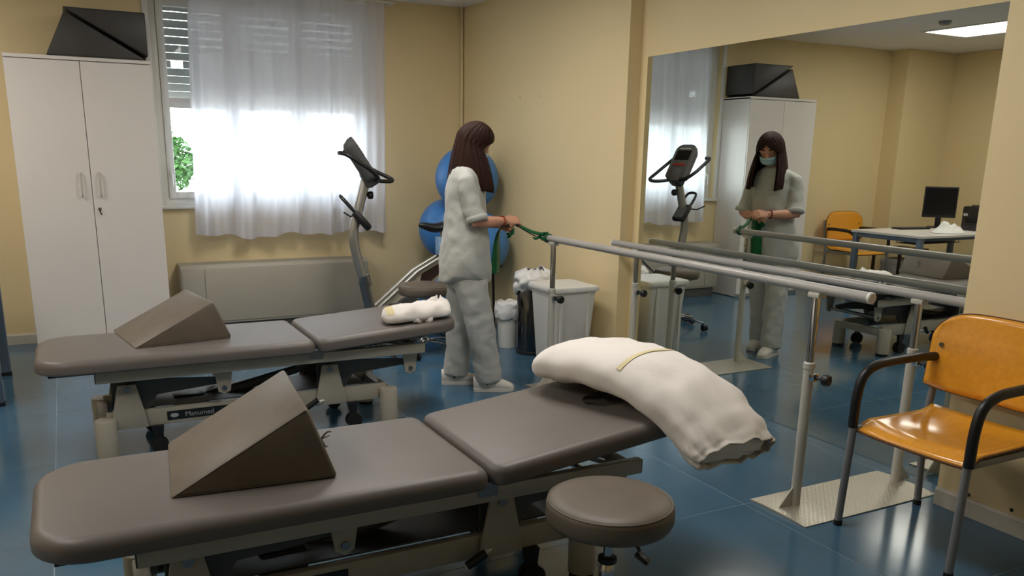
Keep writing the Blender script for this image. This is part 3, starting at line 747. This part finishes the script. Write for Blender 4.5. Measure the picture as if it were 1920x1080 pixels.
# console: a tall tilted panel facing +x
R_ = Matrix.Translation(bk_(2.045, 6.31, 1.445)) @ Matrix.Rotation(math.radians(-17), 4, 'Z') @ Matrix.Rotation(math.radians(-33), 4, 'Y')
def place(b): bmesh.ops.transform(b.bm, matrix=R_, verts=b.bm.verts); return b
out = rrect(-.11, .11, -.17, .19, (.07, .07, .04, .04), 8)
b = B(); rings = []
for dx, ins in ((-.085, .045), (-.07, .022), (-.02, 0), (.012, .0), (.02, .012)): rings.append([V(dx, x, y) for x, y in inset(out, ins)])
b.loft(rings); place(b).obj('console', DARK, bi, 40)
b = B(); b.box((.0205, 0, .07), (.003, .15, .10)); co = place(b).obj('console_screen', SCREEN, bi, 0)
b = B(); b.box((.0205, 0, .142), (.003, .12, .012)); place(b).obj('console_print', SILVERL, bi, 0)
b = B(); b.box((.0205, 0, -.03), (.003, .13, .02)); place(b).obj('console_keys', REDB, bi, 0)
b = B(); b.box((-.035, 0, -.13), (.12, .13, .15), bev=.03); place(b).obj('console_neck', DARK, bi)
for p in ([(2.085, 6.335, 1.31), (2.18, 6.36, 1.285), (2.29, 6.395, 1.280), (2.30, 6.43, 1.30), (2.20, 6.47, 1.35), (2.06, 6.50, 1.43), (1.96, 6.50, 1.495), (1.955, 6.47, 1.50)],
          [(2.085, 6.31, 1.31), (2.12, 6.24, 1.292), (2.10, 6.15, 1.315), (2.04, 6.11, 1.365), (1.95, 6.12, 1.425), (1.87, 6.14, 1.475), (1.835, 6.18, 1.49), (1.83, 6.225, 1.49)]):
    B().tube(bez([bk_(*q) for q in p], 7), .0155, 10).obj('handlebar', BLACK, bi)
# reading rack / bottle loop on the mast
RK = Matrix.Translation(bk_(1.968, 6.31, 1.05)) @ Matrix.Rotation(math.radians(-17), 4, 'Z') @ Matrix.Rotation(math.radians(-42), 4, 'Y')
b = B(); b.tube(bez([V(0, -.05, .0), V(0, -.055, .10), V(0, -.035, .158), V(0, .035, .158), V(0, .055, .10), V(0, .05, .0)], 6), .012, 8); bmesh.ops.transform(b.bm, matrix=RK, verts=b.bm.verts); b.obj('rack_loop', BLACK, bi)
b = B(); b.box((-.005, 0, -.075), (.055, .13, .18), bev=.018); bmesh.ops.transform(b.bm, matrix=RK, verts=b.bm.verts); b.obj('rack_pocket', BLACK, bi)
b = B(); b.box((.023, 0, -.085), (.004, .10, .12), bev=.001, seg=1); bmesh.ops.transform(b.bm, matrix=RK, verts=b.bm.verts); b.obj('rack_plate', DARK, bi)
B().tube([bk_(1.955, 6.30, 1.03), bk_(1.90, 6.22, 1.025), bk_(1.84, 6.18, 1.06)], .006, 8).obj('rack_hook', BLACK, bi)
# frame with inclined beam to the saddle
B().tube([bk_(2.10, 6.27, .28), bk_(2.46, 6.27, .575), bk_(2.70, 6.27, .70)], .016, 12).obj('frame_tube', ALU, bi)
B().tube([bk_(2.10, 6.37, .28), bk_(2.46, 6.37, .575), bk_(2.70, 6.37, .70)], .016, 12).obj('frame_tube', ALU, bi)
b = B(); b.prism([bk_(2.12, 6.285, .22), bk_(2.14, 6.285, .28), bk_(2.47, 6.285, .555), bk_(2.69, 6.285, .665), bk_(2.72, 6.285, .58), bk_(2.42, 6.285, .30), bk_(2.30, 6.285, .16)], (0, .07, 0), bev=.008); b.obj('shroud', CREAM, bi, 30)
b = B(); b.prism([bk_(2.50, 6.278, .555), bk_(2.67, 6.278, .64), bk_(2.69, 6.278, .58), bk_(2.46, 6.278, .40)], (0, .084, 0)); b.obj('shroud_inset', BROWN, bi, 0)
B().tube([bk_(2.68, 6.32, .55), bk_(2.70, 6.32, .88)], .022, 14).obj('saddle_post', STEEL, bi)
b = B(); b.box(bk_(2.695, 6.32, .77), (.09, .10, .15), bev=.012); b.obj('clamp_cover', PALEBLUE, bi)
b = B()
def sad(u, v):
    a = u*2*PI; x = -.15+.30*v; w_ = .03+.085*v**1.3; 
    if v > .9: w_ *= 1-.35*(v-.9)/.1
    e = math.sin(PI*min(1, max(0.02, v*.97+.015)))**.35
    return bk_(2.645+x, 6.32+w_*math.cos(a)*e, .925+.038*math.sin(a)*e+.012*math.cos(v*7))
b.grid(sad, 24, 18, wrap=True); b.obj('saddle', BLACK, bi, 180)
B().tube([bk_(2.12, 6.32, .12), bk_(2.72, 6.32, .12)], .03, 14).obj('base_beam', STEEL, bi)
for x in (2.06, 2.74):
    o = B().tube([bk_(x, 6.08, .04), bk_(x, 6.56, .04)], .032, 14).obj('base_foot', STEEL, bi)
    for y in (6.06, 6.55): B().tube([bk_(x, y, .04), bk_(x, y+.03, .04)], .037, 14).obj('foot_cap', BLACK, o)
    B().tube([bk_(x, 6.32, .05), bk_(x+(.06 if x < 2.4 else -.06), 6.32, .12)], .028, 12).obj('foot_link', STEEL, bi)
B().tube([bk_(2.38, 6.24, .27), bk_(2.38, 6.40, .27)], .11, 28).obj('flywheel_cover', DARK, bi)
for sy in (-1, 1):
    cr_ = B().tube([bk_(2.38, 6.32+sy*.085, .27), bk_(2.38+sy*.14, 6.32+sy*.10, .27-sy*.06)], .012, 8).obj('crank', STEEL, bi)
    B().box(bk_(2.38+sy*.14, 6.32+sy*.15, .27-sy*.06), (.10, .085, .025), bev=.006).obj('pedal', BLACK, cr_)

# ------------------------------------------------------------------ desk corner (seen in the mirror)
dk = thing('office_desk', 'white-topped office desk with blue-grey steel legs', 'desk', (-1.27, 6.0, .003))
B().box((0, 0, .748), (1.68, .86, .025), bev=.003).obj('desk_top', WHITE, dk, 0)
for sx in (-1, 1):
    for sy in (-1, 1):
        l = B().box((sx*.80, sy*.39, .378), (.055, .055, .716), bev=.006).obj('leg', DESKM, dk)
        B().box((sx*.80, sy*.39, .010), (.062, .062, .02)).obj('foot_cap', BLACK, l, 0)
    B().box((sx*.80, 0, .712), (.045, .73, .045), bev=.004).obj('end_rail', DESKM, dk)
for sy in (-1, 1): B().box((0, sy*.30, .712), (1.56, .03, .04), bev=.003).obj('long_rail', DESKM, dk)
ct = B()
for k in range(13): ct.box((-.35+k*.06, .10, .625), (.006, .22, .006))
for yy in (-.01, .21): ct.box((0, yy, .66), (.78, .006, .006)); ct.box((0, yy, .625), (.78, .006, .006))
for k in range(13):
    for yy in (-.01, .21): ct.box((-.35+k*.06, yy, .66), (.005, .005, .075))
ct.obj('cable_tray', BROWN, dk, 0)
mo = thing('computer_monitor', 'black flat computer monitor on the desk', 'monitor', (-1.60, 6.26, .764), math.radians(55))
B().box((0, 0, .285), (.34, .035, .34), bev=.008).obj('casing', BLACK, mo); B().box((0, -.019, .29), (.31, .002, .30)).obj('screen', SCREEN, mo, 0)
B().box((0, .04, .12), (.06, .03, .22), bev=.005).obj('stand', BLACK, mo); B().lathe([(0, 0), (.11, 0), (.11, .012), (0, .018)], (0, .03, 0), 24).obj('stand_base', BLACK, mo)
pr = thing('desk_printer', 'black desktop printer beside the monitor', 'printer', (-1.80, 5.80, .764), math.radians(4))
B().box((0, 0, .13), (.42, .34, .26), bev=.02).obj('housing', BLACK, pr); B().box((.0, -.03, .268), (.36, .24, .016), bev=.006).obj('scanner_lid', DARK, pr)
B().box((.213, 0, .11), (.006, .22, .05)).obj('paper_slot', SCREEN, pr, 0); B().box((.212, .12, .17), (.004, .05, .03)).obj('control_panel', SILVERL, pr, 0)
pp = thing('crumpled_paper', 'crumpled heap of white paper on the desk edge', 'paper', (-1.12, 5.78, .764))
def heap(u, v):
    a = u*2*PI; r = (1-v); q = V(.20*r*math.cos(a), .14*r*math.sin(a), 0); return q+V(0, 0, .12*(1-r*r)*(.75+.6*noise.noise(V(q.x*17, q.y*17, 4)))+.004)
B().grid(heap, 40, 14, wrap=True).obj('sheet_heap', PAPER, pp, 30)
kb = thing('computer_keyboard', 'slim black keyboard lying on the desk', 'keyboard', (-1.15, 6.25, .762), .2)
B().box((0, 0, .009), (.40, .14, .016), bev=.004).obj('body', BLACK, kb)
kk = B()
for i in range(14):
    for j in range(4): kk.box((-.18+i*.0277, -.045+j*.03, .0185), (.022, .024, .005))
kk.obj('keys', DARK, kb, 0)
lt = thing('side_table', 'low dark-framed side table behind the desk', 'side table', (-1.82, 6.86, .003))
B().box((0, 0, .455), (.50, .40, .025), bev=.004).obj('table_top', BROWN, lt)
for sx in (-1, 1):
    for sy in (-1, 1): B().box((sx*.23, sy*.18, .221), (.028, .028, .442)).obj('leg', BROWN, lt, 0)
bx = thing('paper_box', 'white cardboard box under the low side table', 'box', (-1.80, 6.86, .003))
B().box((0, 0, .16), (.30, .24, .32), bev=.004).obj('carton', PAPER, bx); B().box((0, 0, .31), (.315, .255, .06), bev=.004).obj('lid', PAPER, bx)

# ------------------------------------------------------------------ person (built facing +x)
pe = thing('person', 'standing person in white scrubs and blue face mask holding a green band', 'person', (2.25, 4.90, .003), math.radians(-22))
def sweep(b, pts, rad, n=18, up=(1, 0, 0)):
    """elliptical limb: rad = [(along up, across)]"""
    pts = [Vector(p) for p in pts]; k = len(pts); u = Vector(up); rings = []
    for i, p in enumerate(pts):
        t = (pts[min(i+1, k-1)]-pts[max(i-1, 0)]).normalized(); u = (u-t*u.dot(t)).normalized(); w = t.cross(u)
        ra, rb_ = rad[i] if isinstance(rad[i], tuple) else (rad[i], rad[i])
        rings.append([p+u*math.cos(a)*ra+w*math.sin(a)*rb_ for a in [2*PI*q/n for q in range(n)]])
    b.loft(rings)
body = B()
FT = {1: V(-.05, .045, 0), -1: V(.155, -.135, 0)}
sweep(body, [(0, 0, .80), (0, 0, .90), (0, 0, 1.02), (.0, 0, 1.14), (.0, .01, 1.26), (-.005, .02, 1.35), (-.01, .025, 1.405)], [(.09, .13), (.105, .155), (.09, .13), (.10, .14), (.100, .14), (.08, .125), (.055, .08)], 24)
for s in (1, -1):
    f = FT[s]
    sweep(body, [V(0, s*.085, .90), V(f.x*.3, s*.085*.6+f.y*.3, .72), V(f.x*.6+.01, s*.085*.35+f.y*.65, .48), V(f.x*.8, f.y*.9, .30), V(f.x, f.y, .08), V(f.x, f.y, .03)], [.085, .078, .055, .052, .036, .034], 16)
    sweep(body, [f+V(-.05, 0, .045), f+V(.02, 0, .045), f+V(.08, 0, .036), f+V(.12, 0, .028)], [.024, .026, .022, .014], 12, up=(0, 0, 1))
SH = {1: V(-.005, .172, 1.348), -1: V(-.005, -.148, 1.348)}
EL = {1: V(.050, .225, 1.075), -1: V(.058, -.200, 1.085)}
WR = {1: V(.225, .040, 1.055), -1: V(.250, -.055, 1.088)}
for s in (1, -1):
    a, e, w = SH[s], EL[s], WR[s]
    sweep(body, [a+V(0, -s*.04, .0), a, a.lerp(e, .5), e, e.lerp(w, .35), e.lerp(w, .75), w], [.040, .040, .039, .037, .038, .030, .024], 16)
# neck and head (head bent forward)
HC = V(.055, .045, 1.562)
RH = Matrix.Rotation(math.radians(-6), 3, 'Z') @ Matrix.Rotation(math.radians(30), 3, 'Y')
sweep(body, [V(-.012, .028, 1.37), V(.005, .034, 1.44), HC+RH@V(-.02, 0, -.06), HC+RH@V(-.015, 0, 0)], [.056, .050, .050, .05], 18)
body.ell(HC, (.093, .073, .112), RH); body.ell(HC+RH@V(.022, 0, -.058), (.068, .054, .064), RH); body.ell(HC+RH@V(.055, 0, -.088), (.026, .028, .024), RH)
body.ell(HC+RH@V(.092, 0, -.022), (.020, .013, .020), RH, 12, 8); body.tube([HC+RH@V(.088, 0, .02), HC+RH@V(.104, 0, -.022)], [.007, .011], 8)
for s in (1, -1):
    body.ell(HC+RH@V(-.005, s*.073, -.015), (.022, .010, .032), RH, 12, 8)
    body.ell(HC+RH@V(.078, s*.034, .030), (.016, .026, .010), RH, 12, 8)
# hands
def hand(b, w, d, n, s, curl):
    """wrist, finger direction, palm-facing normal, thumb side sign"""
    d = d.normalized(); n = (n-d*n.dot(d)).normalized(); q = d.cross(n)*s
    sweep(b, [w-d*.02, w+d*.005, w+d*.045, w+d*.085], [(.017, .024), (.016, .027), (.014, .037), (.011, .036)], 14, up=n)
    tips = []
    for k, (o_, L_) in enumerate(((.028, .068), (.0095, .076), (-.0095, .072), (-.027, .056))):
        p = w+d*.080+q*o_; dirn = d.copy(); pts = [p-d*.012, p]; 
        for j, (fr, an) in enumerate(((.45, curl[0]), (.32, curl[1]), (.23, curl[2]))):
            dirn = (Matrix.Rotation(math.radians(an), 3, d.cross(n)) @ dirn) if True else dirn
            p = p+dirn*L_*fr; pts.append(p)
        sweep(b, pts, [.0088, .0086, .0078, .0072, .0060], 10, up=n); tips.append(p)
    p = w+d*.022+q*.026; t1 = (d*.75+q*.65+n*.35).normalized(); t2 = (d*.85+q*.15+n*.6).normalized()
    pts = [p-t1*.012, p, p+t1*.036, p+t1*.036+t2*.028, p+t1*.036+t2*.046]
    sweep(b, pts, [.012, .0115, .010, .0085, .0065], 10, up=n); tips.append(pts[-1])
    return tips
tR = hand(body, WR[-1], V(.92, .36, .05), V(-.30, .62, -.72), 1, (34, 42, 34))
tL = hand(body, WR[1], V(.80, -.58, -.12), V(-.35, -.62, .35), -1, (38, 44, 34))
bo = body.obj('body', SKIN, pe, 180); remesh(bo, .0048, 3)
# clothes
def cloth_noise(o, strength, size, sm=2):
    tx = bpy.data.textures.new('folds', 'CLOUDS'); tx.noise_scale = size; tx.noise_depth = 1
    md = o.modifiers.new('folds', 'DISPLACE'); md.texture = tx; md.strength = strength; md.mid_level = .5; md.texture_coords = 'LOCAL'
    q = o.modifiers.new('soften', 'SMOOTH'); q.iterations = sm; q.factor = .5
tu = B()
def tring(z, ax, ay, ox=0, oy=0, hem=0, n=44):
    out = []
    for k in range(n):
        a = 2*PI*k/n; r = 1+.035*math.sin(a*7+z*5)*max(0, (1.15-z)/.45)
        out.append(V(ox+ax*math.cos(a)*r, oy+ay*math.sin(a)*r, z+hem*abs(math.sin(a))**6))
    return out
tu.loft([tring(.695, .168, .212, -.005, -.005, .10), tring(.80, .168, .213, 0, -.005, .02), tring(.92, .158, .204), tring(1.05, .140, .172, .0, .0), tring(1.17, .132, .152, .0, .005), tring(1.27, .128, .156, 0, .012), tring(1.345, .108, .152, -.003, .015), tring(1.40, .088, .125, -.006, .022), tring(1.432, .066, .075, -.003, .028)])
for s in (1, -1):
    a, e = SH[s], EL[s]
    sweep(tu, [a+V(0, -s*.09, .025), a+V(0, -s*.045, .015), a+V(0, s*.003, -.012), a.lerp(e, .35), a.lerp(e, .7)+V(-.002, 0, 0), a.lerp(e, .93)+V(.01, 0, 0)], [.030, .046, .054, .057, .058, .063], 22)
to = tu.obj('tunic', SCRUB, pe, 180); remesh(to, .008, 9); cloth_noise(to, .014, .09)
cf = B()
for s in (1, -1):
    a, e = SH[s], EL[s]; t_ = (e-a).normalized(); c0 = a.lerp(e, .90)+V(.010, 0, 0)
    sweep(cf, [c0-t_*.018, c0-t_*.012, c0+t_*.016, c0+t_*.020], [.060, .067, .068, .060], 26)
    o = cf.obj('sleeve_cuff', SCRUB, pe, 180); cf = B()
cl = B(); cl.tube(bez([V(.078, .028, 1.365), V(.050, .078, 1.412), V(-.03, .088, 1.428), V(-.062, .03, 1.430), V(-.03, -.030, 1.428), V(.050, -.024, 1.412), V(.078, .028, 1.365)], 6), .011, 8); cl.obj('collar', SCRUB, to)
tq = B()
tq.loft([tring(.66, .125, .155), tring(.76, .138, .172), tring(.88, .14, .175), tring(.96, .125, .16)])
for s in (1, -1):
    f = FT[s]
    sweep(tq, [V(0, s*.078, .80), V(f.x*.25, s*.07+f.y*.25, .66), V(f.x*.55, s*.035+f.y*.62, .46), V(f.x*.75, f.y*.92, .28), V(f.x*.95-.005, f.y, .12), V(f.x-.01, f.y, .062)], [(.108, .094), (.105, .092), (.092, .084), (.086, .080), (.088, .080), (.088, .078)], 26)
tq = tq.obj('trousers', SCRUB, pe, 180); remesh(tq, .008, 4); cloth_noise(tq, .022, .08)
for s in (1, -1):
    f = FT[s]
    sb_ = B()
    prof = [(-.105, .034, .050, .060), (-.09, .040, .052, .062), (-.04, .043, .055, .066), (.02, .045, .050, .060), (.07, .048, .040, .048), (.115, .045, .032, .036), (.150, .032, .022, .026), (.160, .014, .016, .016)]
    rings = []
    for x, hw, zc, hh in prof:
        rings.append([f+V(x, hw*math.copysign(abs(math.cos(a))**.8, math.cos(a)), max(.012, zc+hh*.75*math.sin(a))) for a in [2*PI*k/20 for k in range(20)]])
    sb_.loft(rings); so = sb_.obj('shoe', SHOE, pe, 60)
    out = []
    for x, hw, zc, hh in prof: out.append((f.x+x, f.y-hw-.003))
    for x, hw, zc, hh in prof[::-1]: out.append((f.x+x, f.y+hw+.003))
    B().prism([(x, y, .0) for x, y in out], (0, 0, .022)).obj('sole', SHOE, so, 30)
    B().cyl(f+V(-.02, -.047*1, .055), f+V(-.02, -.0525, .055), .008, n=12).obj('strap_rivet', BLACK, so)
# hair: cap over the skull, long straight curtain down past the shoulders
def hairfn(grow):
    def f_(u, v):
        vc = .36
        if v < vc: th = PI*.52*(v/vc); hang = 0
        else: th = PI*.52; hang = (v-vc)/(1-vc)
        k = min(1, max(0, (v/vc-.45)/.5)); pm = math.radians(180-(180-128)*k*k*(3-2*k))
        ph = (u*2-1)*pm
        er = V(.116+grow, .096+grow, .127+grow)
        loc = V(-er.x*math.sin(th)*math.cos(ph), er.y*math.sin(th)*math.sin(ph), er.z*math.cos(th)+.004)
        p = HC+RH@loc
        if hang:
            z_end = 1.275+.02*math.cos(ph)+.012*noise.noise(V(ph*6, 1, 2))
            p.z = p.z+(z_end-p.z)*hang
            out = 1+.30*math.sin(hang*PI*.6); c = HC+V(-.005, 0, 0)
            p.x = c.x+(p.x-c.x)*out+(-.035*hang if abs(ph) < 1.3 else .045*hang); p.y = c.y+(p.y-c.y)*(out+.10*hang)
        w = .0035*math.sin(ph*23+v*2)+.003*noise.noise(V(ph*12, v*1.5, 7))
        d = V(p.x-HC.x, p.y-HC.y, 0); 
        if d.length > 1e-4: p += d.normalized()*w*min(1, v*4)
        return p
    return f_
hb = B().grid(hairfn(0), 90, 44).obj('hair', HAIR, pe, 180); solidify(hb, .014, 0)
hb2 = B().grid(hairfn(-.012), 70, 34).obj('inner_hair', HAIR, hb, 180); solidify(hb2, .010, 0)
# mask, eyes, brows
def maskfn(u, v):
    lo_ = math.radians(-72+144*u); la = math.radians(24-92*v)
    pl_ = .004*math.sin(v*PI*5)
    return HC+RH@V(.034+(.080+pl_)*math.cos(la)*math.cos(lo_), .072*math.cos(la*.75)*math.sin(lo_), -.040+.062*math.sin(la))
mk = B().grid(maskfn, 28, 18).obj('face_mask', MASKM, pe, 180); solidify(mk, .002, 1)
lp = B()
for s in (0, 1):
    a = maskfn(s, .15); c = maskfn(s, .85); e = HC+RH@V(-.022, (.086 if s else -.086), .01)
    lp.tube(bez([a, e, e+V(0, 0, -.03), c], 5), .0016, 6)
lp.obj('ear_loops', MASKM, mk)
for s in (1, -1):
    e = B().ell(HC+RH@V(.079, s*.033, .012), (.009, .012, .005), RH, 14, 10).obj('eye', EYEW, pe, 180)
    B().ell(HC+RH@V(.0865, s*.032, .011), (.003, .0055, .0042), RH, 10, 8).obj('iris', BLACK, e, 180)
    B().tube([HC+RH@V(.088, s*.016, .037), HC+RH@V(.088, s*.032, .042), HC+RH@V(.078, s*.052, .036)], .0034, 6).obj('eyebrow', HAIR, pe)
wr = WR[-1].lerp(EL[-1], .12); tt = (WR[-1]-EL[-1]).normalized(); uu = tt.cross(V(0, 0, 1)).normalized(); ww = tt.cross(uu)
b = B(); b.tube([wr+(uu*math.cos(a)+ww*math.sin(a))*.031 for a in [2*PI*k/24 for k in range(25)]], .004, 6); b.obj('bracelet', REDB, pe)

# green resistance band: from the hands to the end of the near bar, one tail hanging down
Mw = Matrix.Translation((2.25, 4.90, .003)) @ Matrix.Rotation(math.radians(-22), 4, 'Z')
hR = Mw @ (sum(tR, V(0, 0, 0))/5); hL = Mw @ (sum(tL, V(0, 0, 0))/5)
rb_ = thing('resistance_band', 'green elastic exercise band held in the hands and tied round the bar', 'exercise band')
BX, BZ, BY = 2.748, .978, 4.72
def ribbon(pts, w, up, name):
    b = B(); pts = bez(pts, 8); k = len(pts); rows = []
    for i, p in enumerate(pts):
        t = (pts[min(i+1, k-1)]-pts[max(i-1, 0)]).normalized(); f_ = i/(k-1)
        u = Vector(up(f_)); u = (u-t*u.dot(t)).normalized(); ww_ = w(f_) if callable(w) else w
        rows.append([p-u*ww_/2+t.cross(u)*.006*math.sin(f_*5), p+t.cross(u)*.004, p+u*ww_/2-t.cross(u)*.006*math.sin(f_*5)])
    b.loft(rows, cap=False, closed=False); o = b.obj(name, GREEN, rb_, 180); solidify(o, .0025); return o
ribbon([hL+V(-.02, 0, .0), hR+V(.0, .0, -.005), hR.lerp(V(BX, BY, BZ), .5)+V(0, 0, -.006), V(BX-.03, BY+.012, BZ+.024), V(BX+.01, BY, BZ+.028)], .022, lambda f: (.3, .3, 1), 'strand')
ribbon([hR+V(.0, .01, -.012), hR.lerp(V(BX, BY, BZ), .55)+V(0, .015, -.022), V(BX-.03, BY+.03, BZ-.002), V(BX-.022, BY-.03, BZ-.010)], .018, lambda f: (.4, 1, .5), 'strand')
ribbon([V(BX-.03, BY+.02, BZ+.012), V(BX-.07, BY+.03, BZ-.004), V(BX-.085, BY+.035, BZ+.004)], .016, lambda f: (.2, .6, 1), 'loose_end')
b = B()
for dy, tilt in ((0, .2), (-.022, -.25)):
    b.tube([V(BX+.0255*math.cos(a), BY+dy+tilt*.02*math.sin(a), BZ+.0255*math.sin(a)) for a in [2*PI*k/24 for k in range(25)]], .005, 8)
b.tube(bez([V(BX, BY-.01, BZ+.028), V(BX-.025, BY-.02, BZ+.036), V(BX-.02, BY+.02, BZ+.03)], 5), .006, 8)
b.obj('knot', GREEN, rb_)
ribbon([hL+V(.01, 0, .0), V(2.475, 4.845, 1.035), V(2.456, 4.855, .965), V(2.447, 4.852, .86), V(2.442, 4.85, .745)], lambda f: .03+.055*min(1, 1.6*f), lambda f: (.85, .5, .0), 'hanging_tail')
ribbon([hR+V(-.03, 0, -.01), hR+V(-.035, .0, -.05), hR+V(-.06, .0, -.075), hL+V(.02, -.02, -.05)], .04, lambda f: (.6, .3, .6), 'slack_loop')
